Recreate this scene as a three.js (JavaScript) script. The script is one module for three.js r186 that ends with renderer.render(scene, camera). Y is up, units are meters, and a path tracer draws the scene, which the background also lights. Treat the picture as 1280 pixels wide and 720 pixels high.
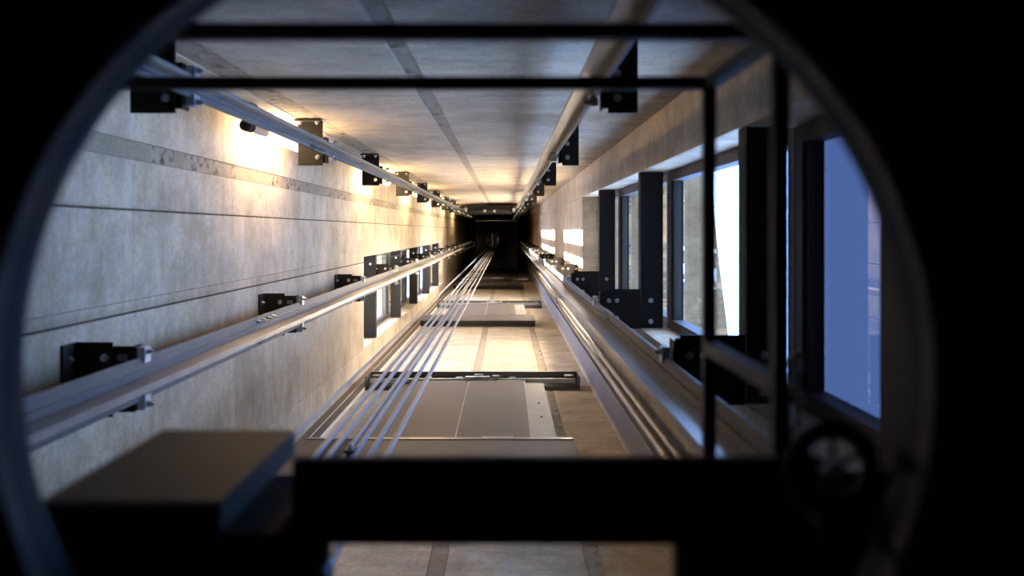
import * as THREE from 'three';
import { mergeGeometries } from 'three/addons/utils/BufferGeometryUtils.js';

// ---------------------------------------------------------------- camera, sky, sun, exposure
// The lift shaft is upright: y is its height; the camera lies in the pit and looks straight up.
const scene = new THREE.Scene();
const F = 1100;                                            // focal length in pixels of the 1280 x 720 frame
const camera = new THREE.PerspectiveCamera(2 * Math.atan(360 / F) * 180 / Math.PI, 1280 / 720, 0.02, 400);
camera.position.set(0, 0, 0);
camera.up.set(0, 0, 1);
camera.lookAt(0, 10, 0);
camera.setViewOffset(1280, 720, 8, 72, 1280, 720);         // shifted lens
camera.focus = 7.0;
camera.userData.fStop = 2.3;
scene.add(camera);

const renderer = new THREE.WebGLRenderer({ antialias: true });
renderer.toneMapping = THREE.LinearToneMapping;
renderer.toneMappingExposure = 2.1;
renderer.shadowMap.enabled = true;

const SUN = new THREE.Vector3(-2.3, 0.85, -0.31).normalize();
{                                                          // pale blue sky with thin high cloud, the same all round
  const W = 512, H = 256, d = new Float32Array(W * H * 4);
  const hash = (x, y) => { let h = (x * 374761393 + y * 668265263) | 0; h = Math.imul(h ^ (h >>> 13), 1274126177); return ((h ^ (h >>> 16)) >>> 0) / 4294967296; };
  const vn = (x, y) => { const a = Math.floor(x), b = Math.floor(y), u = x - a, v = y - b, p = u * u * (3 - 2 * u), q = v * v * (3 - 2 * v); return (hash(a, b) * (1 - p) + hash(a + 1, b) * p) * (1 - q) + (hash(a, b + 1) * (1 - p) + hash(a + 1, b + 1) * p) * q; };
  for (let r = 0; r < H; r++) for (let c = 0; c < W; c++) {
    const el = ((r + 0.5) / H - 0.5) * Math.PI, az = (c + 0.5) / W * Math.PI * 2, up = Math.max(0.02, Math.sin(el));
    const px = Math.cos(az) * Math.cos(el) / (up + 0.25) * 2.2 + 40, py = Math.sin(az) * Math.cos(el) / (up + 0.25) * 2.2 + 40;
    const n = vn(px, py) * 0.5 + vn(px * 2.1, py * 2.1) * 0.28 + vn(px * 4.3, py * 4.3) * 0.22, cloud = Math.min(1, Math.max(0, (n - 0.42) * 3)) * 0.75, low = Math.pow(1 - up, 3);
    const base = [0.24 + 0.40 * low, 0.54 + 0.40 * low, 1.3 + 0.1 * low], k = (r * W + c) * 4;
    for (let q = 0; q < 3; q++) d[k + q] = base[q] * (1 - cloud) + [0.7, 0.95, 1.5][q] * cloud;
    d[k + 3] = 1;
  }
  const t = new THREE.DataTexture(d, W, H, THREE.RGBAFormat, THREE.FloatType);
  t.mapping = THREE.EquirectangularReflectionMapping; t.magFilter = t.minFilter = THREE.LinearFilter; t.needsUpdate = true;
  scene.background = t;
}
scene.backgroundIntensity = 5.6;

const sun = new THREE.DirectionalLight(new THREE.Color(1.0, 0.95, 0.86), 185);
sun.name = 'sun';
sun.position.copy(SUN).multiplyScalar(60).add(new THREE.Vector3(0, 14, 0));
sun.target.position.set(0, 14, 0);
sun.castShadow = true;
sun.shadow.mapSize.set(4096, 4096);
Object.assign(sun.shadow.camera, { left: -30, right: 30, top: 30, bottom: -30, near: 1, far: 140 });
scene.add(sun, sun.target);

// ---------------------------------------------------------------- helpers
let seed = 7;
const rnd = () => { seed = (seed * 1664525 + 1013904223) >>> 0; return seed / 4294967296; };
const taken = {};
function numbered(name) {
  const n = taken[name] = (taken[name] ?? -1) + 1;
  return n ? name + '_' + String(n).padStart(3, '0') : name;
}
const rootOf = new WeakMap();                              // every part knows where its thing stands
function thing(name, label, category, [x, y, z], group) {
  const o = new THREE.Group();
  o.name = numbered(name);
  o.position.set(x, y, z);
  o.userData = { label, category };
  if (group) o.userData.group = group;
  rootOf.set(o, o.position.clone());
  scene.add(o);
  return o;
}
function structure(name, label, category, at = [0, 0, 0]) {
  const o = thing(name, label, category, at);
  o.userData.kind = 'structure';
  return o;
}
function part(parent, name, geometry, material, label) {    // the geometry comes in metres of the place
  const at = rootOf.get(parent);
  geometry.translate(-at.x, -at.y, -at.z);
  const m = new THREE.Mesh(geometry, material);
  m.name = name;
  if (label) m.userData.label = label;
  rootOf.set(m, at);
  parent.add(m);
  return m;
}
function copyOf(o, dx, dy, dz, label) {
  const c = o.clone();
  c.name = numbered(o.name.replace(/_\d{3}$/, ''));
  c.position.add(new THREE.Vector3(dx, dy, dz));
  c.userData = { ...o.userData };
  if (label) c.userData.label = label;
  scene.add(c);
  return c;
}
const FACES = [
  [1, 0, 0, [[1, 0, 0], [1, 1, 0], [1, 1, 1], [1, 0, 1]]], [-1, 0, 0, [[0, 0, 1], [0, 1, 1], [0, 1, 0], [0, 0, 0]]],
  [0, 1, 0, [[0, 1, 0], [0, 1, 1], [1, 1, 1], [1, 1, 0]]], [0, -1, 0, [[0, 0, 1], [0, 0, 0], [1, 0, 0], [1, 0, 1]]],
  [0, 0, 1, [[0, 0, 1], [1, 0, 1], [1, 1, 1], [0, 1, 1]]], [0, 0, -1, [[0, 1, 0], [1, 1, 0], [1, 0, 0], [0, 0, 0]]],
];
function box(x0, x1, y0, y1, z0, z1) {                     // uv in metres, v runs up the shaft
  if (x0 > x1) [x0, x1] = [x1, x0];
  if (y0 > y1) [y0, y1] = [y1, y0];
  if (z0 > z1) [z0, z1] = [z1, z0];
  const p = [], n = [], uv = [], idx = [], X = [x0, x1], Y = [y0, y1], Z = [z0, z1];
  for (const [nx, ny, nz, c] of FACES) {
    const b = p.length / 3;
    for (const [i, j, k] of c) {
      p.push(X[i], Y[j], Z[k]); n.push(nx, ny, nz);
      if (nx) uv.push(Z[k] + 3.1, Y[j]); else if (nz) uv.push(X[i], Y[j]); else uv.push(X[i], Z[k]);
    }
    idx.push(b, b + 1, b + 2, b, b + 2, b + 3);
  }
  const g = new THREE.BufferGeometry();
  g.setAttribute('position', new THREE.Float32BufferAttribute(p, 3));
  g.setAttribute('normal', new THREE.Float32BufferAttribute(n, 3));
  g.setAttribute('uv', new THREE.Float32BufferAttribute(uv, 2));
  g.setIndex(idx);
  return g;
}
function chamferBox(x0, x1, y0, y1, z0, z1, b) {           // outline chamfered in all three axes
  if (x0 > x1) [x0, x1] = [x1, x0];
  if (z0 > z1) [z0, z1] = [z1, z0];
  const s = new THREE.Shape();
  s.moveTo(x0 + b, z0 + b); s.lineTo(x1 - b, z0 + b); s.lineTo(x1 - b, z1 - b); s.lineTo(x0 + b, z1 - b); s.closePath();
  const g = new THREE.ExtrudeGeometry(s, { depth: y1 - y0 - 2 * b, bevelEnabled: true, bevelSize: b, bevelThickness: b, bevelSegments: 2 });
  g.rotateX(Math.PI / 2); g.scale(1, -1, 1);               // (x, y, z) -> (x, z, y)
  const idx = g.index ? g.index.array : null, pos = g.attributes.position;
  if (!idx) for (let i = 0; i < pos.count; i += 3) {       // mirrored: turn the faces back
    for (const a of Object.values(g.attributes)) for (let k = 0; k < a.itemSize; k++) {
      const t = a.array[(i + 1) * a.itemSize + k]; a.array[(i + 1) * a.itemSize + k] = a.array[(i + 2) * a.itemSize + k]; a.array[(i + 2) * a.itemSize + k] = t;
    }
  }
  g.translate(0, y0 + b, 0);
  g.computeVertexNormals();
  return g;
}
function rod(a, b, r, sides = 10) {
  const A = new THREE.Vector3(...a), B = new THREE.Vector3(...b), d = B.clone().sub(A), len = d.length();
  const g = new THREE.CylinderGeometry(r, r, len, sides, 1);
  g.applyQuaternion(new THREE.Quaternion().setFromUnitVectors(new THREE.Vector3(0, 1, 0), d.normalize()));
  const m = A.add(B).multiplyScalar(0.5);
  return g.translate(m.x, m.y, m.z);
}
function bolt(x, y, z, axis, r = 0.012, h = 0.012) {
  r *= 0.75;       // washer, hexagon head, shank end; the head looks along axis
  const g = mergeGeometries([
    new THREE.CylinderGeometry(r * 1.35, r * 1.35, h * 0.25, 12).translate(0, h * 0.125, 0),
    new THREE.CylinderGeometry(r * 0.92, r, h * 0.85, 6).translate(0, h * 0.65, 0),
    new THREE.CylinderGeometry(r * 0.5, r * 0.5, h * 0.5, 8).translate(0, h * 1.25, 0)]);
  g.applyQuaternion(new THREE.Quaternion().setFromUnitVectors(new THREE.Vector3(0, 1, 0), new THREE.Vector3(...axis)));
  return g.translate(x, y, z);
}

// ---------------------------------------------------------------- materials
function noiseField(size, sx, sy, sd) {                    // tiling value noise, sx and sy cells
  let s = sd >>> 0;
  const r = () => { s = (s * 1664525 + 1013904223) >>> 0; return s / 4294967296; };
  const grid = Float32Array.from({ length: sx * sy }, r), out = new Float32Array(size * size);
  for (let j = 0; j < size; j++) {
    const fy = j / size * sy, y0 = Math.floor(fy), ty = fy - y0, wy = ty * ty * (3 - 2 * ty), a = (y0 % sy) * sx, b = ((y0 + 1) % sy) * sx;
    for (let i = 0; i < size; i++) {
      const fx = i / size * sx, x0 = Math.floor(fx), tx = fx - x0, wx = tx * tx * (3 - 2 * tx), p = x0 % sx, q = (x0 + 1) % sx;
      out[j * size + i] = (grid[a + p] * (1 - wx) + grid[a + q] * wx) * (1 - wy) + (grid[b + p] * (1 - wx) + grid[b + q] * wx) * wy;
    }
  }
  return out;
}
function dataTexture(size, fill, metres, srgb) {
  const d = new Uint8Array(size * size * 4);
  for (let i = 0; i < size * size; i++) { const c = fill(i); d[i * 4] = c[0]; d[i * 4 + 1] = c[1]; d[i * 4 + 2] = c[2]; d[i * 4 + 3] = 255; }
  const t = new THREE.DataTexture(d, size, size);
  t.wrapS = t.wrapT = THREE.RepeatWrapping; t.magFilter = THREE.LinearFilter; t.minFilter = THREE.LinearMipmapLinearFilter; t.generateMipmaps = true;
  t.repeat.set(1 / metres, 1 / metres);
  if (srgb) t.colorSpace = THREE.SRGBColorSpace;
  t.needsUpdate = true;
  return t;
}
const clamp255 = (v) => Math.max(0, Math.min(255, v));
const S = 1024;
const nA = noiseField(S, 6, 7, 11), nB = noiseField(S, 64, 84, 12), nC = noiseField(S, 26, 230, 13), nD = noiseField(S, 380, 380, 14), nE = noiseField(S, 30, 26, 15), nG = noiseField(S, 120, 110, 16);
const boardRow = new Float32Array(S);                      // joints between the boards of the formwork
for (let y = 0, k = 0; y < S; k++) { const h = 34 + Math.floor(rnd() * 22); for (let j = y; j < Math.min(S, y + h); j++) boardRow[j] = ((k * 37) % 11) / 11 - 0.5; if (y + h < S) boardRow[y + h - 1] = -1.4; y += h; }
const concreteTone = (i) => {
  const j = Math.floor(i / S);
  return (nA[i] - 0.5) * 30 + (nB[i] - 0.5) * 18 + (nC[i] - 0.5) * 9 + (nD[i] - 0.5) * 24 + (nE[i] - 0.5) * 26 + boardRow[j] * 4 - (nG[i] > 0.9 ? (nG[i] - 0.9) * 160 : 0);
};
const concreteMap = dataTexture(S, (i) => { const t = concreteTone(i), w = (nE[(i * 3 + 511) % (S * S)] - 0.5) * 14; return [clamp255(182 + t), clamp255(172 + t - w * 0.3), clamp255(160 + t - w)]; }, 4.6, true);
const concreteBump = dataTexture(512, (i) => { const x = i % 512, y = Math.floor(i / 512), k = (y * 2) * S + x * 2; const v = clamp255(128 + (nC[k] - 0.5) * 24 + (nD[k] - 0.5) * 60 + boardRow[y * 2] * 10 - (nG[k] > 0.92 ? 40 : 0)); return [v, v, v]; }, 4.6, false);
const rN = noiseField(512, 60, 40, 31), rM = noiseField(512, 200, 200, 32), rL = noiseField(512, 12, 20, 33);
const roughMap = dataTexture(512, (i) => { const t = - Math.max(0, rN[i] * 0.6 + rM[i] * 0.4 - 0.5) * Math.max(0, rL[i] - 0.3) * 600 + (rM[i] - 0.5) * 20 + (rL[i] - 0.5) * 22; return [clamp255(170 + t), clamp255(160 + t * 1.05), clamp255(148 + t * 1.1)]; }, 1.7, true);
const roughBump = dataTexture(512, (i) => { const v = clamp255(128 + (rN[i] - 0.5) * 120 + (rM[i] - 0.5) * 90); return [v, v, v]; }, 1.7, false);
const brushN = noiseField(512, 8, 256, 41), brushM = noiseField(512, 10, 10, 42), brushD = noiseField(512, 256, 256, 43);
const steelTone = dataTexture(512, (i) => { const v = clamp255(222 + (brushN[i] - 0.5) * 12 + (brushM[i] - 0.5) * 16 + (brushD[i] - 0.5) * 14); return [v, v, v]; }, 0.9, true);
const col = (r, g, b) => new THREE.Color().setRGB(r, g, b);
const std = (o) => new THREE.MeshStandardMaterial(o);
const matt = (o) => new THREE.MeshPhysicalMaterial(o);
const M = {
  concrete: std({ color: col(0.87, 0.81, 0.71), map: concreteMap, bumpMap: concreteBump, bumpScale: 0.003, roughness: 0.88 }),
  strip: std({ color: col(0.70, 0.655, 0.58), map: roughMap, bumpMap: roughBump, bumpScale: 0.006, roughness: 0.95 }),
  lime: std({ color: col(0.90, 0.87, 0.80), map: concreteMap, roughness: 0.9 }),
  backing: std({ color: col(0.3, 0.28, 0.25), roughness: 0.95 }),
  rail: std({ color: col(0.36, 0.33, 0.31), map: steelTone, metalness: 0.8, roughness: 0.38 }),
  railBase: std({ color: col(0.115, 0.10, 0.10), map: steelTone, metalness: 0.3, roughness: 0.6 }),
  black: matt({ color: col(0.020, 0.016, 0.015), map: steelTone, roughness: 0.7, specularIntensity: 0.5 }),
  deepBlack: std({ color: col(0.04, 0.038, 0.039), roughness: 0.9 }),
  zinc: std({ color: col(0.5, 0.53, 0.57), metalness: 0.9, roughness: 0.35 }),
  galvanized: std({ color: col(0.62, 0.65, 0.7), roughness: 0.4, metalness: 0.2 }),
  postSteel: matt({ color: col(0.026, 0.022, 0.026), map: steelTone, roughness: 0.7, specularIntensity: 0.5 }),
  frame: matt({ color: col(0.04, 0.033, 0.032), roughness: 0.6, specularIntensity: 0.6 }),
  doorSteel: std({ color: col(0.075, 0.056, 0.05), map: steelTone, roughness: 0.62 }),
  jambSteel: std({ color: col(0.33, 0.31, 0.29), map: steelTone, roughness: 0.55, metalness: 0.2 }),
  headerSteel: std({ color: col(0.10, 0.10, 0.11), roughness: 0.5, metalness: 0.4 }),
  duct: std({ color: col(0.17, 0.16, 0.18), roughness: 0.5, metalness: 0.2 }),
  pipe: std({ color: col(0.13, 0.10, 0.075), metalness: 0.6, roughness: 0.45 }),
  brown: std({ color: col(0.06, 0.045, 0.036), roughness: 0.6 }),
  pale: std({ color: col(0.7, 0.68, 0.64), roughness: 0.6 }),
  rope: std({ color: col(0.22, 0.23, 0.27), metalness: 0.4, roughness: 0.5 }),
  wire: matt({ color: col(0.02, 0.018, 0.02), roughness: 0.95, specularIntensity: 0.2 }),
  plate: matt({ color: col(0.06, 0.055, 0.057), roughness: 0.7, specularIntensity: 0.5 }),
  collar: matt({ color: col(0.006, 0.013, 0.042), roughness: 0.7, specularIntensity: 0.5 }),
  lip: matt({ color: col(0.19, 0.15, 0.14), roughness: 0.7, specularIntensity: 0.6 }),
  cage: matt({ color: col(0.055, 0.042, 0.04), roughness: 0.6, specularIntensity: 0.6 }),
  lid: matt({ color: col(0.085, 0.058, 0.046), map: steelTone, roughness: 0.65, specularIntensity: 0.7 }),
  glass: new THREE.MeshPhysicalMaterial({ color: col(0.93, 0.97, 1), transmission: 1, thickness: 0, roughness: 0.0, ior: 1.5 }),
  smokyGlass: new THREE.MeshPhysicalMaterial({ color: col(0.030, 0.024, 0.027), transmission: 1, thickness: 0, roughness: 0.0, ior: 1.55 }),
  tube: std({ color: col(0.9, 0.88, 0.84), emissive: col(1.0, 0.80, 0.55), emissiveIntensity: 3.2, roughness: 0.4 }),
  white: std({ color: col(0.75, 0.74, 0.72), roughness: 0.5 }),
  ground: std({ color: col(0.07, 0.07, 0.055), roughness: 0.95 }),
};

// ---------------------------------------------------------------- the shaft
const XL = -1.39, XR = 0.77, ZB = 0.60, ZD = -1.43, Y0 = -1.0, YT = 41;      // lamp wall, post wall, rear wall, door wall
const WL = { y0: 8.62, y1: 19.5, z0: -1.155, z1: -0.26 }, WR = { y0: 1.8, y1: 8.8, z0: -0.56, z1: 0.336 };   // the two window strips
const GAP = 0.0012;
const yJoints = (a, b, first, step) => { const r = [a]; for (let y = first; y < b - 0.4; y += step) if (y > a + 0.4) r.push(y); r.push(b); return r; };
function sideWall(name, label, x, dir, win, bands) {        // dir: where the wall's body lies
  const w = structure(name, label, 'wall', [x, Y0, ZD]);
  const o = 0.012, t = 0.3;
  const full = [ZD - 0.3, ZB + 0.3];
  part(w, 'backing', mergeGeometries([
    box(x + dir * o, x + dir * t, Y0 - 0.2, win.y0, ...full), box(x + dir * o, x + dir * t, win.y1, YT + 0.2, ...full),
    box(x + dir * o, x + dir * t, win.y0, win.y1, full[0], win.z0), box(x + dir * o, x + dir * t, win.y0, win.y1, win.z1, full[1])]), M.concrete);
  for (const [z0, z1, strip] of bands) {
    const inWindow = z1 > win.z0 + 0.001 && z0 < win.z1 - 0.001;
    const spans = inWindow ? [[Y0, win.y0], [win.y1, YT]] : [[Y0, YT]];
    for (const [a, b] of spans) {
      const ys = yJoints(a, b, 0.65, 2.6);
      for (let i = 0; i + 1 < ys.length; i++) {
        const face = strip ? 0.004 : 0;
        const lime = dir < 0 && !strip, e0 = lime && i ? 0.035 : GAP, e1 = lime && i + 2 < ys.length ? 0.035 : GAP;
        part(w, strip ? 'joint_strip' : 'panel', box(x + dir * face, x + dir * (o + 0.001), ys[i] + e0, ys[i + 1] - e1, z0 + GAP, z1 - GAP), strip ? M.strip : M.concrete);
        if (lime && i) part(w, 'pour_joint', box(x + dir * 0.0005, x + dir * (o + 0.001), ys[i] - 0.035, ys[i] + 0.035, z0 + GAP, z1 - GAP), M.lime, 'pale lime-streaked joint');
      }
    }
  }
  return w;
}
sideWall('wall_left', 'long board-marked concrete wall carrying the tube lamps and a strip window', XL, -1, WL,
  [[ZD, WL.z0], [WL.z0, WL.z1], [WL.z1, 0.265], [0.265, 0.335, true], [0.335, ZB]]);
sideWall('wall_right', 'concrete wall with steel posts in its tall window strip and no lamps', XR, 1, WR,
  [[ZD, WR.z0], [WR.z0, WR.z1], [WR.z1, ZB]]);
function endWall(name, label, z, dir, bands, first) {
  const w = structure(name, label, 'wall', [XL, Y0, z]);
  part(w, 'backing', box(XL - 0.012, XR + 0.012, Y0 - 0.2, YT + 0.2, z + dir * 0.012, z + dir * 0.3), M.concrete);
  for (const [x0, x1, strip] of bands) {
    const ys = yJoints(Y0, YT, first, 2.6);
    for (let i = 0; i + 1 < ys.length; i++)
      part(w, strip ? 'joint_strip' : 'panel', box(x0 + GAP, x1 - GAP, ys[i] + GAP, ys[i + 1] - GAP, z + dir * (strip ? 0.004 : 0), z + dir * 0.013), strip ? M.strip : M.concrete);
  }
}
endWall('wall_back', 'concrete rear wall with rough joint strips facing the lift doors', ZB, 1,
  [[XL, -1.12], [-1.12, -0.985, true], [-0.985, -0.385], [-0.385, -0.32, true], [-0.32, XR]], 0.5);
endWall('wall_front', 'concrete wall with rough joint strips that carries the lift doors', ZD, -1,
  [[XL, -0.33], [-0.33, -0.255, true], [-0.255, 0.345], [0.345, 0.42, true], [0.42, XR]], 0.5);
const ceiling = structure('ceiling', 'concrete slab closing the top of the shaft', 'ceiling', [XL, YT, ZD]);
part(ceiling, 'slab', box(XL - 0.3, XR + 0.3, YT, YT + 0.3, ZD - 0.3, ZB + 0.3), M.concrete);
const floor = structure('floor', 'concrete slab at the bottom of the lift pit', 'floor', [XL, Y0 - 0.2, ZD]);
part(floor, 'slab', box(XL - 0.3, XR + 0.3, Y0 - 0.2, Y0, ZD - 0.3, ZB + 0.3), M.backing);

// ---------------------------------------------------------------- windows and their posts
const PITCH = 2.2, LOW0 = 2.83;
let windowCount = 0;
function glazedBay(side, y0, y1, win, glass, label) {
  const xs = side > 0 ? XR : XL, g = xs + side * 0.2, w = structure('window_' + (++windowCount), label, 'window', [g, y0, win.z0]);
  const a = g - side * 0.035, b = g + side * 0.035, t = 0.055;
  part(w, 'frame', box(a, b, y0, y0 + t, win.z0, win.z1), M.frame);
  part(w, 'frame', box(a, b, y1 - t, y1, win.z0, win.z1), M.frame);
  part(w, 'frame', box(a, b, y0 + t, y1 - t, win.z1 - t, win.z1), M.frame);
  part(w, 'frame', box(a, b, y0 + t, y1 - t, win.z0, win.z0 + t), M.frame);
  for (const [p, q, r, s] of [[y0 + t, y0 + t + 0.012, win.z0 + t, win.z1 - t], [y1 - t - 0.012, y1 - t, win.z0 + t, win.z1 - t]])
    part(w, 'glazing_bead', box(g - side * 0.02, g + side * 0.02, p, q, r, s), M.headerSteel);
  const pane = new THREE.PlaneGeometry(1, 1);
  pane.scale(win.z1 - win.z0 - 2 * t, y1 - y0 - 2 * t, 1).rotateY(-side * Math.PI / 2).translate(g, (y0 + y1) / 2, (win.z0 + win.z1) / 2);
  part(w, 'pane', pane, glass);
}
function post(side, y, win, label, group) {
  const x = side > 0 ? XR : XL, p = thing('window_post', label, 'post', [x, y, win.z0], group), o = side * 0.13;
  part(p, 'front_plate', box(x + side * 0.004, x + o, y, y + 0.014, win.z0 + 0.002, win.z1 - 0.002), M.postSteel);
  part(p, 'flange', box(x + side * 0.002, x + side * 0.014, y + 0.014, y + 0.09, win.z0 + 0.002, win.z1 - 0.002), M.postSteel);
  part(p, 'flange', box(x + o - side * 0.012, x + o, y + 0.014, y + 0.09, win.z0 + 0.002, win.z1 - 0.002), M.postSteel);
  for (const z of side > 0 ? [-0.40, -0.52] : [-0.36, -0.62]) part(p, 'bolt', bolt(x + side * 0.06, y, z, [0, -1, 0], 0.014, 0.014), M.zinc);
  return p;
}
const rightPosts = [0, 1, 2].map((k) => LOW0 + PITCH * k), leftPosts = [3, 4, 5, 6, 7].map((k) => LOW0 + PITCH * k);
[[WR.y0, rightPosts[0], M.smokyGlass, 'smoky blue glazed bay under the lowest black post'], [rightPosts[0], rightPosts[1], M.glass, 'clear glazed bay between the two lowest posts'],
  [rightPosts[1], rightPosts[2], M.glass, 'clear glazed bay below the topmost post of the lower window strip'], [rightPosts[2], WR.y1, M.glass, 'narrow glazed bay above the topmost post of the lower window strip']]
  .forEach(([a, b, g, l], i) => glazedBay(1, a + (i ? 0.02 : 0), b - 0.002, WR, g, l));
const lb = [WL.y0, ...leftPosts, WL.y1];
const bayName = ['first', 'second', 'third', 'fourth', 'fifth', 'sixth'];
for (let i = 0; i + 1 < lb.length; i++) glazedBay(-1, lb[i] + (i ? 0.02 : 0), lb[i + 1] - 0.002, WL, M.glass, `${bayName[i]} glazed bay, counted upwards, of the strip window in the lamp wall`);
rightPosts.forEach((y, i) => post(1, y, WR, ['lowest black steel post in the lower window strip', 'middle black steel post in the lower window strip', 'topmost black steel post in the lower window strip'][i], 'posts of the lower window strip'));
leftPosts.forEach((y, i) => post(-1, y, WL, `${bayName[i]} dark steel post, counted upwards, in the strip window of the lamp wall`, 'posts of the lamp wall window'));

// the building goes on outside: a wing juts out above the lower window strip
const wing = structure('exterior_wing', 'jutting grey concrete wing seen through the lower window strip', 'building', [1.07, 10, -3]);
{
  const s = new THREE.Shape();
  s.moveTo(1.075, 0.9); s.lineTo(2.3, 0.9); s.lineTo(2.42, -0.3); s.lineTo(2.58, -1.6); s.lineTo(1.075, -1.6); s.closePath();
  const g = new THREE.ExtrudeGeometry(s, { depth: 9, bevelEnabled: false });
  g.rotateX(Math.PI / 2); g.translate(0, 19, 0);           // z of the shape stays z; height 10 to 19
  part(wing, 'wall', g, M.concrete);
}

const body = structure('building_body', 'concrete building that encloses the lift shaft', 'building', [0, -1.6, 0]);
part(body, 'outer_wall', box(XL - 0.3, XR + 0.3, -1.6, YT, ZB + 0.31, 16), M.concrete);
part(body, 'outer_wall', box(XL - 0.3, XR + 0.3, -1.6, YT, -16, ZD - 0.31), M.concrete);
const band = structure('exterior_floor_band', 'concrete floor band outside the strip window of the lamp wall', 'building', [-1.9, 12.6, -0.7]);
part(band, 'band', box(-2.1, XL - 0.32, 12.6, 14.8, -2.2, 0.6), M.concrete);
const ground = structure('ground', 'dark asphalt ground outside the windows', 'ground', [0, -1.6, 0]);
for (const [a, b, c, d] of [[-80, XL - 0.32, -80, 80], [XR + 0.32, 80, -80, 80], [XL - 0.32, XR + 0.32, -80, ZD - 0.32], [XL - 0.32, XR + 0.32, ZB + 0.32, 80]]) part(ground, 'ground_piece', box(a, b, -1.8, -1.6, c, d), M.ground);

// ---------------------------------------------------------------- guide rails
function guideRail(label, x, z, dir, half, deep, y0, y1, fish, clips) {
  const r = thing('guide_rail', label, 'guide rail', [x, y0, z]);
  part(r, 'base_flange', mergeGeometries([box(x, x + dir * 0.010, y0, y1, z - half, z + half), box(x + dir * 0.01, x + dir * 0.016, y0, y1, z - half * 0.45, z + half * 0.45)]), M.railBase);
  const n = half * 0.11, h = half * 0.16;
  part(r, 'blade', mergeGeometries([box(x + dir * 0.016, x + dir * (deep - 0.034), y0, y1, z - n, z + n), box(x + dir * (deep - 0.034), x + dir * deep, y0, y1, z - h, z + h)]), M.rail);
  for (const y of fish) {
    const f = part(r, 'fishplate', box(x - dir * 0.012, x, y - 0.17, y + 0.17, z - half * 0.95, z + half * 0.95), M.railBase);
    for (const s of [-1, 1]) for (const k of [-0.13, -0.05, 0.05, 0.13]) part(f, 'bolt', bolt(x + dir * 0.010, y + k, z + s * half * 0.68, [dir, 0, 0], 0.010, 0.016), M.zinc);
  }
  const lip = half > 0.05 ? 0.034 : 0.022, wide = half > 0.05 ? 0.016 : 0.012;
  for (const y of clips) for (const s of [-1, 1]) {          // the clips that pull the rail against its brackets
    const zc = z + s * (half + wide);
    const c = part(r, 'rail_clip', mergeGeometries([box(x - dir * 0.004, x + dir * 0.012, y + 0.012, y + 0.06, zc - wide, zc + wide), box(x + dir * 0.012, x + dir * 0.020, y + 0.012, y + 0.06, zc - s * lip, zc + s * wide)]), M.zinc);
    part(c, 'bolt', bolt(x + dir * 0.020, y + 0.036, zc, [dir, 0, 0], 0.011, 0.014), M.zinc);
  }
  return r;
}
const lowAt = Array.from({ length: 14 }, (_, k) => LOW0 + PITCH * k), UP0 = 2.66, UPSTEP = 2.15, highAt = Array.from({ length: 13 }, (_, k) => UP0 + UPSTEP * k);
const fishAt = (first) => { const r = []; for (let y = first; y < 28; y += 5) r.push(y); return r; };
guideRail('heavy steel guide rail on brackets along the lamp wall', -1.185, -0.48, 1, 0.07, 0.1, 1.0, 34, fishAt(4.3), lowAt);
guideRail('heavy steel guide rail on brackets beside the tall window posts', 0.525, -0.48, -1, 0.07, 0.1, 1.0, 34, fishAt(4.5), lowAt);
guideRail('slim steel guide rail on the rear wall next to the tube lamps', -0.965, 0.44, 1, 0.037, 0.065, 1.0, 34, fishAt(4.45), highAt);
guideRail('slim steel guide rail on the rear wall away from the lamps', 0.277, 0.44, -1, 0.037, 0.065, 1.0, 34, fishAt(4.9), highAt);

const nth = ['first', 'second', 'third', 'fourth', 'fifth', 'sixth', 'seventh', 'eighth', 'ninth', 'tenth', 'eleventh', 'twelfth', 'thirteenth', 'fourteenth'];
function sideBracket(side, wall, tip, y, label, group) {
  const b = thing('rail_bracket', label, 'bracket', [wall, y, -0.48], group), d = -side, z0 = -0.6, z1 = -0.36;   // d: out of the wall
  part(b, 'wall_flange', box(wall + d * 0.001, wall + d * 0.010, y - 0.085, y, z0, z1), M.black);
  part(b, 'arm_plate', box(wall + d * 0.001, wall + d * 0.125, y, y + 0.008, z0, z1), M.black);
  part(b, 'slide_plate', box(wall + d * 0.085, tip - d * 0.004, y + 0.008, y + 0.016, z0 + 0.014, z1 - 0.014), M.black);
  part(b, 'end_flange', box(tip - d * 0.004, tip + d * 0.004, y + 0.008, y + 0.075, z0 + 0.014, z1 - 0.014), M.black);
  for (const s of [-1, 1]) {
    part(b, 'bolt', bolt(wall + d * 0.1, y, -0.48 + s * 0.07, [0, -1, 0], 0.013), M.zinc);
    part(b, 'bolt', bolt(wall + d * 0.010, y - 0.045, -0.48 + s * 0.07, [d, 0, 0], 0.012), M.zinc);
    part(b, 'slot_washer', box(wall + d * 0.14, wall + d * 0.17, y + 0.002, y + 0.008, -0.48 + s * 0.07 - 0.01, -0.48 + s * 0.07 + 0.01), M.rail);
  }
  return b;
}
function postBracket(y, label, group) {                    // wider plates that reach back to the window posts
  const b = thing('rail_bracket', label, 'bracket', [XR, y, -0.48], group), z0 = -0.56, z1 = -0.335;
  part(b, 'arm_plate', box(0.56, XR - 0.001, y - 0.012, y - 0.003, z0, z1), M.black);
  part(b, 'end_flange', box(0.540, 0.546, y - 0.003, y + 0.075, z0 - 0.02, z1 - 0.02), M.black);
  part(b, 'slide_plate', box(0.546, 0.66, y - 0.003, y + 0.008, z0 + 0.012, z1 - 0.012), M.black);
  for (const [x, z] of [[0.59, -0.40], [0.635, -0.40], [0.59, -0.50], [0.635, -0.50]]) part(b, 'bolt', bolt(x, y - 0.010, z, [0, -1, 0], 0.013), M.zinc);
  return b;
}
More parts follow.
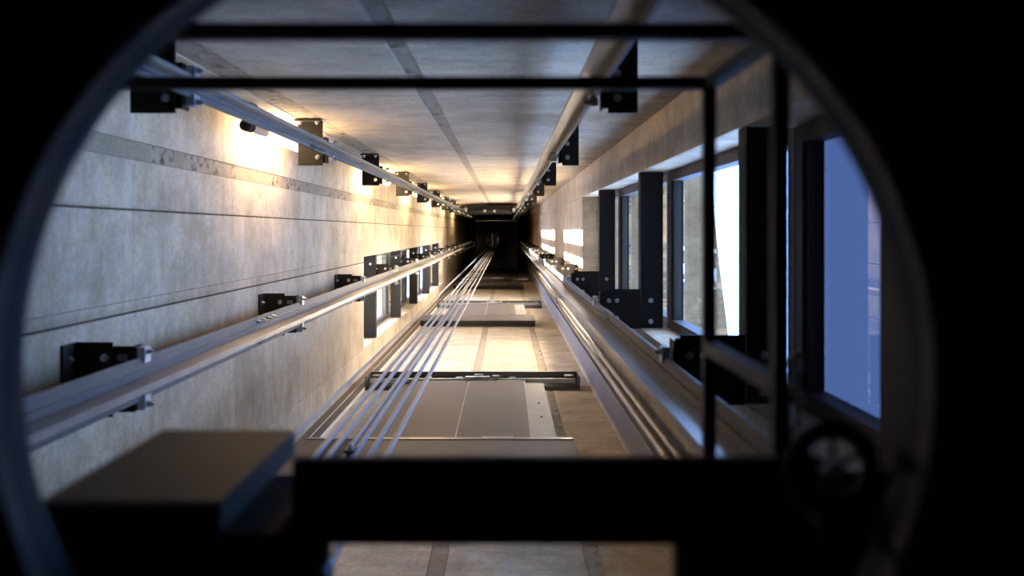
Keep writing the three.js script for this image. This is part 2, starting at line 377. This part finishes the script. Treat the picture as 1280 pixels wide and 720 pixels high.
{
  const g1 = 'brackets of the heavy rail on the lamp wall', l1 = (k) => `${nth[k]} bracket, counted upwards, holding the heavy rail off the lamp wall`;
  const first = sideBracket(-1, XL, -1.203, LOW0, l1(0), g1);
  for (let k = 1; k < 14; k++) copyOf(first, 0, PITCH * k, 0, l1(k));
  const g2 = 'brackets bolted to the window posts';
  ['black bracket plate bolted to the lowest post of the lower window strip', 'black bracket plate bolted to the middle post of the lower window strip', 'black bracket plate bolted to the topmost post of the lower window strip']
    .forEach((l, k) => postBracket(rightPosts[k], l, g2));
  const g3 = 'brackets of the heavy rail above the lower window strip', l3 = (k) => `${nth[k]} bracket, counted upwards, on the concrete above the lower window strip`;
  const up = sideBracket(1, XR, 0.545, LOW0 + PITCH * 3, l3(0), g3);
  for (let k = 4; k < 14; k++) copyOf(up, 0, PITCH * (k - 3), 0, l3(k - 3));
}
function rearBracket(x0, x1, d, y, label, group, material) { // hangs on the rear wall; d: towards the rail
  const b = thing('rear_bracket', label, 'bracket', [(x0 + x1) / 2, y, ZB], group);
  part(b, 'wall_flange', box(x0, x1, y - 0.085, y, ZB - 0.010, ZB - 0.001), material);
  part(b, 'arm_plate', box(x0, x1, y, y + 0.009, 0.355, ZB - 0.001), material);
  const e = d > 0 ? x1 : x0;
  part(b, 'slide_plate', box(e - d * 0.05, e + d * 0.018, y + 0.009, y + 0.018, 0.37, 0.51), material);
  part(b, 'end_flange', box(e + d * 0.012, e + d * 0.019, y + 0.009, y + 0.07, 0.37, 0.51), material);
  for (const s of [-1, 1]) {
    part(b, 'bolt', bolt((x0 + x1) / 2 + s * 0.045, y - 0.045, ZB - 0.010, [0, 0, -1], 0.013), M.zinc);
  }
  part(b, 'bolt', bolt(e - d * 0.028, y, 0.40, [0, -1, 0], 0.013), M.zinc);
  part(b, 'bolt', bolt(e - d * 0.028, y, 0.475, [0, -1, 0], 0.012), M.zinc);
  return b;
}
{
  const la = (k) => `${nth[k]} black bracket, counted upwards, on the rear wall next to the lamps`, lb2 = (k) => `${nth[k]} black bracket, counted upwards, on the rear wall away from the lamps`;
  const a = rearBracket(-1.135, -1.0, 1, UP0, la(0), 'rear wall brackets next to the lamps', M.black);
  const b = rearBracket(0.31, 0.40, -1, UP0, lb2(0), 'rear wall brackets away from the lamps', M.black);
  for (let k = 1; k < 13; k++) { copyOf(a, 0, UPSTEP * k, 0, la(k)); copyOf(b, 0, UPSTEP * k, 0, lb2(k)); }
}

// ---------------------------------------------------------------- lift doors on the door wall
const FLOOR = 8.25, ZP = -1.345;
for (let i = 0; i < 4; i++) {
  const y = 5.65 + FLOOR * i, h = 2.2;
  const d = structure('door_' + (i + 1), ['lowest brushed steel lift door with apron below and track above', 'second brushed steel lift door up the shaft', 'third brushed steel lift door up the shaft', 'topmost lift door, just under the car'][i], 'lift door', [-0.3, y, ZD]);
  for (const [x0, x1, z] of [[-0.787, -0.319, ZP], [-0.316, 0.172, ZP + 0.006]]) {
    const p = part(d, 'door_panel', box(x0, x1, y + 0.012, y + h, z - 0.04, z), M.doorSteel);
    part(p, 'edge_strip', box(x1 - 0.012, x1, y + 0.012, y + h, z, z + 0.004), M.jambSteel);
    part(p, 'guide_shoe', box((x0 + x1) / 2 - 0.08, (x0 + x1) / 2 + 0.12, y - 0.008, y + 0.022, z - 0.03, z + 0.010), M.zinc);
  }
  part(d, 'door_post', box(0.175, 0.335, y + 0.01, y + h - 0.02, ZD, ZP - 0.012), M.jambSteel, 'pale grey door post plate');
  for (const yy of [0.75, 1.25]) part(d, 'bolt', bolt(0.26, y + yy, ZP - 0.012, [0, 0, 1], 0.010, 0.006), M.black);
  part(d, 'door_post', box(-0.95, -0.79, y + 0.01, y + h - 0.02, ZD, ZP - 0.03), M.doorSteel);
  part(d, 'apron', box(-1.27, 0.442, y - 0.86, y - 0.035, ZP + 0.002, ZP + 0.008), M.doorSteel);
  part(d, 'apron_shade_fill', box(-1.268, 0.44, y - 0.85, y - 0.035, ZD + 0.001, ZP + 0.002), M.black, 'underside of the apron, coloured black for its shade');  // filler under the apron; its shade is put into the black colour
  const sill = part(d, 'sill', box(-1.27, 0.436, y - 0.032, y + 0.010, ZD + 0.001, ZP + 0.014), M.rail);
  part(sill, 'sill_groove', box(-1.2, 0.42, y + 0.010, y + 0.012, ZP - 0.035, ZP - 0.012), M.deepBlack);
  // the track over the panels
  const H = y + h;
  const track = part(d, 'header', mergeGeometries([box(-1.25, 0.66, H + 0.005, H + 0.30, ZD + 0.002, ZD + 0.020), box(-1.25, 0.66, H + 0.27, H + 0.30, ZD + 0.02, ZP + 0.04), box(-1.25, 0.66, H + 0.005, H + 0.012, ZD + 0.02, ZP - 0.045)]), M.headerSteel);
  part(track, 'track_rail', box(-1.22, 0.63, H + 0.07, H + 0.10, ZP - 0.03, ZP + 0.010), M.zinc);
  part(track, 'end_plate', box(-1.255, -1.245, H, H + 0.30, ZD + 0.002, ZP + 0.04), M.headerSteel);
  part(track, 'end_plate', box(0.655, 0.665, H, H + 0.30, ZD + 0.002, ZP + 0.04), M.headerSteel);
  for (const x of [-0.7, -0.42, -0.2, 0.06]) part(track, 'hanger_roller', rod([x, H + 0.13, ZP - 0.012], [x, H + 0.13, ZP + 0.014], 0.034, 16), M.zinc);
  for (const x of [-1.17, 0.58]) part(track, 'belt_pulley', rod([x, H + 0.17, ZP - 0.01], [x, H + 0.17, ZP + 0.028], 0.045, 16), M.rail);
  for (const z of [-0.028, 0.022]) part(track, 'drive_belt', box(-1.17, 0.58, H + 0.17 + (z > 0 ? 0.042 : -0.048), H + 0.17 + (z > 0 ? 0.046 : -0.044), ZP, ZP + 0.015), M.deepBlack);
  part(track, 'door_lock', mergeGeometries([box(-0.36, -0.14, H + 0.02, H + 0.075, ZP - 0.006, ZP + 0.035), box(-0.28, -0.2, H + 0.075, H + 0.12, ZP + 0.012, ZP + 0.045), box(-0.12, -0.06, H + 0.03, H + 0.10, ZP, ZP + 0.04)]), M.zinc);
  part(d, 'hanger_plate', box(-0.75, -0.36, H - 0.01, H + 0.05, ZP - 0.035, ZP - 0.002), M.headerSteel);
  part(d, 'hanger_plate', box(-0.25, 0.13, H - 0.01, H + 0.05, ZP - 0.029, ZP + 0.004), M.headerSteel);
}

// ---------------------------------------------------------------- ducts, conduits and wires
{
  const d = thing('cable_duct', 'wide grey sheet-metal duct low on the wall with the tall window posts', 'duct', [0.735, 1.2, -1.15]);
  part(d, 'trunk', box(0.70, XR - 0.001, 1.2, 30, -1.25, -1.05), M.duct);
  part(d, 'lip', box(0.692, 0.70, 1.2, 30, -1.066, -1.05), M.jambSteel);
  for (const [x, z, r] of [[0.70, -0.985, 0.028], [0.69, -0.90, 0.020]]) {
    const c = thing('conduit', r > 0.025 ? 'thick brassy conduit clamped next to the wide grey duct' : 'thin brassy conduit between the duct and the heavy rail', 'conduit', [x, 1.2, z]);
    part(c, 'pipe', rod([x, 1.2, z], [x, 30, z], r, 16), M.pipe);
    for (let y = 11.6; y < 30; y += 8) part(c, 'clamp', mergeGeometries([box(x - r - 0.006, XR - 0.002, y, y + 0.05, z + r, z + r + 0.007), box(x - r - 0.006, XR - 0.002, y, y + 0.05, z - r - 0.007, z - r), box(x - r - 0.008, x - r - 0.001, y, y + 0.05, z - r - 0.007, z + r + 0.007)]), M.headerSteel);
  }
  for (const [x0, x1] of [[-1.388, -1.325], [-1.321, -1.256]]) {
    const t = thing('wiring_channel', x0 < -1.33 ? 'dark brown wiring channel in the corner of the lamp wall' : 'dark brown wiring channel beside the lift door aprons', 'channel', [x0, 0.8, ZD]);
    part(t, 'channel_body', box(x0, x1 - 0.003, 0.8, 30, ZD + 0.001, ZD + 0.028), M.brown);
    part(t, 'cover_edge', box(x1 - 0.003, x1, 0.8, 30, ZD + 0.001, ZD + 0.031), M.pale);
  }
  const wire = (a, b, r, label) => { const w = thing('hanging_wire', label, 'wire', a); part(w, 'strand', rod(a, b, r, 8), M.wire); };
  wire([-1.33, 0.7, 0.075], [-1.33, 26, 0.06], 0.003, 'thin dark wire along the lamp wall, at mid width');
  wire([-1.30, 0.7, -0.28], [-1.30, 26, -0.33], 0.0035, 'thin dark wire just beside the heavy rail on the lamp wall');
}

// ---------------------------------------------------------------- ropes, car and counterweight
{
  const zr = -0.61, top = 27.9;
  const xs = [-0.515, -0.479, -0.435, -0.412, -0.369, -0.322];
  xs.forEach((x, k) => {
    const r = thing('suspension_rope', `${nth[k]} suspension rope, counted from the rope that hangs apart`, 'rope', [x, 0.9, zr], 'suspension ropes of the car');
    part(r, 'strand', rod([x, 0.9, zr], [x, top, zr], 0.0085, 10), M.rope);
  });
  const gov = thing('governor_rope', 'single steel rope hanging apart in front of the wiring channels', 'rope', [-0.63, 0.9, zr]);
  part(gov, 'strand', rod([-0.63, 0.9, zr], [-0.63, 29.3, zr], 0.006, 10), M.rope);
  const cl = thing('rope_clamp', 'small steel rope clamp gripping the suspension ropes near their lower ends', 'clamp', [-0.424, 2.4, zr]);
  part(cl, 'body', chamferBox(-0.44, -0.408, 2.38, 2.43, zr - 0.014, zr + 0.014, 0.004), M.railBase);
  for (const y of [2.395, 2.415]) part(cl, 'bolt', bolt(-0.424, y, zr + 0.014, [0, 0, 1], 0.008, 0.010), M.zinc);

  const car = thing('lift_car', 'black lift car seen from below at the top of the shaft', 'lift car', [-0.16, 29.5, -0.5]);
  const turn = new THREE.Matrix4().makeRotationZ(0.42);    // the disc shows a little of its face
  const put = (g) => g.applyMatrix4(turn).translate(-0.42, 28, -0.3);
  const prof = [[0.25, -0.07], [0.305, -0.07], [0.31, -0.06], [0.29, -0.045], [0.31, -0.03], [0.29, -0.015], [0.31, 0], [0.29, 0.015], [0.31, 0.03], [0.29, 0.045], [0.31, 0.06], [0.305, 0.07], [0.25, 0.07], [0.25, -0.07]].map(([a, b]) => new THREE.Vector2(a, b));
  const w = part(car, 'pulley', put(new THREE.LatheGeometry(prof, 48).rotateZ(Math.PI / 2)), M.rail, 'grooved steel pulley with spokes');
  part(w, 'web', put(new THREE.CylinderGeometry(0.255, 0.255, 0.02, 40).rotateZ(Math.PI / 2)), M.zinc);
  for (let k = 0; k < 4; k++) part(w, 'spoke', put(box(-0.03, 0.03, 0.04, 0.25, -0.02, 0.02).rotateX(k * Math.PI / 2)), M.zinc);
  part(w, 'hub', put(new THREE.CylinderGeometry(0.055, 0.055, 0.2, 20).rotateZ(Math.PI / 2)), M.zinc);

  part(car, 'floor_pan', box(-0.98, 0.40, 29.5, 29.62, -1.28, 0.33), M.deepBlack);
  part(car, 'cabin', box(-0.96, 0.38, 29.62, 32.1, -1.24, 0.31), M.deepBlack);
  part(car, 'edge_trim', box(-0.96, 0.40, 29.45, 29.5, 0.31, 0.335), M.zinc, 'pale metal edge');
  for (const z of [-0.62, -0.05]) part(car, 'floor_beam', box(-0.98, 0.40, 29.36, 29.5, z - 0.05, z + 0.05), M.deepBlack);
  part(car, 'pulley_bracket', box(-0.30, -0.28, 27.95, 29.4, -0.36, -0.24), M.black);
  part(car, 'pulley_bracket', box(-0.56, -0.54, 27.95, 29.4, -0.36, -0.24), M.black);
  for (const [x, d] of [[-1.05, -1], [0.39, 1]]) part(car, 'guide_shoe', box(x - 0.03, x + 0.03, 29.2, 29.4, -0.55, -0.41), M.railBase);

  const cw = thing('counterweight', 'dark steel counterweight frame between the two slim rails on the rear wall', 'counterweight', [-0.34, 19.2, 0.48]);
  part(cw, 'bottom_beam', box(-0.86, 0.17, 19.2, 19.36, 0.36, 0.54), M.black);
  part(cw, 'cross_beam', box(-0.80, 0.11, 19.05, 19.18, 0.40, 0.44), M.postSteel);
  part(cw, 'side_frame', box(-0.86, -0.80, 19.36, 22.6, 0.38, 0.54), M.black);
  part(cw, 'side_frame', box(0.11, 0.17, 19.36, 22.6, 0.38, 0.54), M.black);
  for (let k = 0; k < 16; k++) part(cw, 'weight_block', box(-0.795, 0.105, 19.37 + k * 0.18, 19.54 + k * 0.18, 0.385, 0.535), M.postSteel);
  for (const x of [-0.865, 0.175]) part(cw, 'guide_shoe', box(x - 0.025, x + 0.025, 19.06, 19.2, 0.40, 0.48), M.zinc);
  for (const x of [-0.45, -0.24]) part(cw, 'bolt', bolt(x, 19.05, 0.42, [0, -1, 0], 0.03, 0.04), M.zinc);
}

// ---------------------------------------------------------------- tube lamps
const LAMP_LIGHT = 0.29;
for (let k = 0; k < 6; k++) {
  const y = 4.14 + 3.62 * k, x = -1.22, z = 0.493, L = thing('tube_lamp', ['lowest glowing tube lamp, with its dark cable gland, under the rear wall corner', 'second glowing tube lamp up the lamp wall', 'third glowing tube lamp up the lamp wall', 'fourth glowing tube lamp up the lamp wall', 'fifth glowing tube lamp up the lamp wall', 'topmost glowing tube lamp on the lamp wall'][k], 'lamp', [XL, y, z], 'tube lamps along the shaft');
  part(L, 'cable_gland', new THREE.LatheGeometry([[0, -0.06], [0.012, -0.06], [0.018, -0.045], [0.027, -0.04], [0.028, -0.01], [0.019, 0.0], [0.019, 0.012], [0.026, 0.02], [0.026, 0.05], [0.018, 0.06], [0, 0.06]].map(([a, b]) => new THREE.Vector2(a, b)), 20).translate(x, y + 0.02, z), M.black);
  part(L, 'holder', mergeGeometries([box(x - 0.012, x + 0.012, y + 0.01, y + 0.05, z + 0.02, ZB - 0.001), box(x - 0.03, x + 0.03, y - 0.02, y + 0.08, ZB - 0.008, ZB - 0.001)]), M.black);
  part(L, 'neck', rod([x, y + 0.08, z], [x, y + 0.34, z], 0.020, 20), M.white, 'pale grey neck');
  part(L, 'holder', mergeGeometries([box(x - 0.012, x + 0.012, y + 1.33, y + 1.35, z + 0.01, ZB - 0.001), box(x - 0.025, x + 0.025, y + 1.30, y + 1.38, ZB - 0.008, ZB - 0.001)]), M.black);
  for (const a of [0.34, 0.83]) {
    part(L, 'light_tube', rod([x, y + a, z], [x, y + a + 0.488, z], 0.032, 24), M.tube, 'glowing warm white tube');
    for (const q of [0.13, 0.36]) {
      const p = new THREE.PointLight(col(1.0, 0.68, 0.35), LAMP_LIGHT, 0, 2);
      p.name = 'tube_light';
      p.position.set(x, y + a + q, z).sub(L.position);
      p.shadow.radius = 1.4; p.castShadow = true;
      L.add(p);
    }
  }
  part(L, 'end_cap', rod([x, y + 1.318, z], [x, y + 1.36, z], 0.033, 20), M.white);
}

// ---------------------------------------------------------------- what stands over the pit
{
  const NEAR = 0.70, FAR = 0.764, R = 0.3805, HX = -0.036, HZ = -0.1205;   // the hole in the plate
  const s = new THREE.Shape();
  s.moveTo(XL - 0.005, ZD - 0.005); s.lineTo(XR + 0.005, ZD - 0.005); s.lineTo(XR + 0.005, ZB + 0.005); s.lineTo(XL - 0.005, ZB + 0.005); s.closePath();
  const h = new THREE.Path(); h.absarc(HX, HZ, R + 0.004, 0, Math.PI * 2, true); s.holes.push(h);
  const g = new THREE.ExtrudeGeometry(s, { depth: 0.006, bevelEnabled: false, curveSegments: 160 });
  g.rotateX(Math.PI / 2); g.translate(0, NEAR + 0.02, 0);
  const pl = thing('cover_plate', 'black steel plate over the pit with a large round hole', 'plate', [-0.3, NEAR, -0.4]);
  part(pl, 'sheet', g, M.plate);
  const prof = [[R, NEAR + 0.003], [R + 0.003, NEAR], [R + 0.012, NEAR], [R + 0.012, FAR], [R + 0.004, FAR], [R, FAR - 0.004], [R, NEAR + 0.003]].map(([a, b]) => new THREE.Vector2(a, b));
  part(pl, 'collar', new THREE.LatheGeometry(prof, 160).translate(HX, 0, HZ), M.collar, 'dark navy painted collar');
  const lip = [[R - 0.0005, NEAR + 0.024], [R - 0.002, NEAR + 0.006], [R - 0.001, NEAR - 0.001], [R + 0.014, NEAR - 0.001], [R + 0.014, NEAR + 0.024]].map(([a, b]) => new THREE.Vector2(a, b));
  part(pl, 'edge_lip', new THREE.LatheGeometry(lip, 160).translate(HX, 0, HZ), M.lip, 'brownish rubber edge lip');

  const wp = thing('added_dark_sheet', 'dark steel sheet added to darken the wall just below the smoky window bay', 'plate', [XR, 0.78, -0.1]);  // added sheet, keeps this lit strip of wall dark
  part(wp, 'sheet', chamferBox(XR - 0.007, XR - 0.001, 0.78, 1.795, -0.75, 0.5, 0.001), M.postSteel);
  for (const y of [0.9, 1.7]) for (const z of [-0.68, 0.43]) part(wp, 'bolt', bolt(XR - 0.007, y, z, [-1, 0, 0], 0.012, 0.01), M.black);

  const cage = thing('guard_frame', 'dark square-tube guard frame standing over the round hole', 'frame', [0.31, 1.0, -0.24]);
  const t = 0.0095, X = 0.312, Z = 0.2255;
  for (const y of [1.0, 1.35]) {
    part(cage, 'cross_bar', chamferBox(-1.2, X + t, y - t, y + t, Z - t, Z + t, 0.002), M.cage);
    part(cage, 'upright', chamferBox(X - t, X + t, y - t, y + t, -0.5, Z - t, 0.002), M.cage);
  }
  part(cage, 'side_bar', chamferBox(X - t, X + t, 1.0 + t, 1.35 - t, Z - t, Z + t, 0.002), M.cage);
  part(cage, 'rung', chamferBox(X - t, X + t, 1.0 + t, 1.35 - t, -0.188, -0.168, 0.002), M.cage);

  const beam = thing('cross_beam', 'black steel beam lying across the opening, with blocks under its ends', 'beam', [0.1, 0.94, -0.6]);
  part(beam, 'bar', chamferBox(-0.235, 0.345, 0.965, 0.985, -0.3455, -0.2515, 0.002), M.deepBlack);
  part(beam, 'rib', chamferBox(-0.233, 0.343, 0.958, 0.9655, -0.289, -0.282, 0.001), M.deepBlack);
  part(beam, 'bar_end', chamferBox(0.345, XR - 0.01, 0.965, 0.985, -0.3455, -0.268, 0.002), M.deepBlack);
  part(beam, 'support_block', chamferBox(0.186, 0.58, 0.955, 0.985, -0.66, -0.3455, 0.003), M.deepBlack);
  part(beam, 'shelf', chamferBox(-0.47, -0.235, 0.901, 1.12, -0.345, -0.3115, 0.002), M.deepBlack);
  part(beam, 'support_block', chamferBox(-0.47, -0.194, 0.955, 0.985, -0.66, -0.3455, 0.003), M.deepBlack);
  part(beam, 'bolt', bolt(-0.197, 0.955, -0.368, [0, -1, 0], 0.012, 0.016), M.zinc);

  const bx = thing('junction_box', 'low brownish steel box with a black front on the cross beam', 'box', [-0.38, 0.9, -0.31]);
  part(bx, 'lid', chamferBox(-0.476, -0.292, 0.9, 1.225, -0.3105, -0.277, 0.003), M.lid);
  part(bx, 'front_plate', box(-0.478, -0.290, 0.894, 0.8995, -0.62, -0.278), M.deepBlack);

  // wheel and shackle chain by the window
  const wh = thing('tension_wheel', 'dark blurred wheel on the beam by the smoky window bay', 'wheel', [0.26, 0.8, -0.2]);
  const wy = 0.80, wx = 0.297, wz = -0.216;
  part(wh, 'rim', new THREE.TorusGeometry(0.035, 0.0085, 14, 48).rotateX(Math.PI / 2).translate(wx, wy, wz), M.black);
  part(wh, 'hub', rod([wx, wy - 0.008, wz], [wx, wy + 0.012, wz], 0.008, 14), M.zinc);
  for (const a of [0.5, 1.57, 2.64, 4.71]) part(wh, 'spoke', rod([wx, wy, wz], [wx + Math.cos(a) * 0.032, wy, wz + Math.sin(a) * 0.032], 0.003, 8), M.black);
  part(wh, 'fork', box(wx - 0.006, wx + 0.006, wy + 0.006, 0.964, wz - 0.07, wz - 0.05), M.black);
  part(wh, 'fork', box(wx - 0.006, wx + 0.006, wy + 0.010, wy + 0.016, wz - 0.06, wz + 0.004), M.black);
  const ch = thing('shackle_chain', 'bright steel shackle chain hanging beside the guard frame', 'chain', [0.332, 1.0, -0.14]);
  for (let k = 0; k < 5; k++) {
    const l = new THREE.TorusGeometry(0.008, 0.003, 8, 20).scale(0.8, 1.4, 1);
    l.rotateX(Math.PI / 2).rotateZ(k % 2 ? 1.2 : 0.3);
    part(ch, 'link', l.translate(0.332, 1.0, -0.152 - k * 0.019), M.galvanized);
  }
}

scene.traverse((o) => { if (o.isMesh) { o.castShadow = true; o.receiveShadow = true; } });
renderer.render(scene, camera);
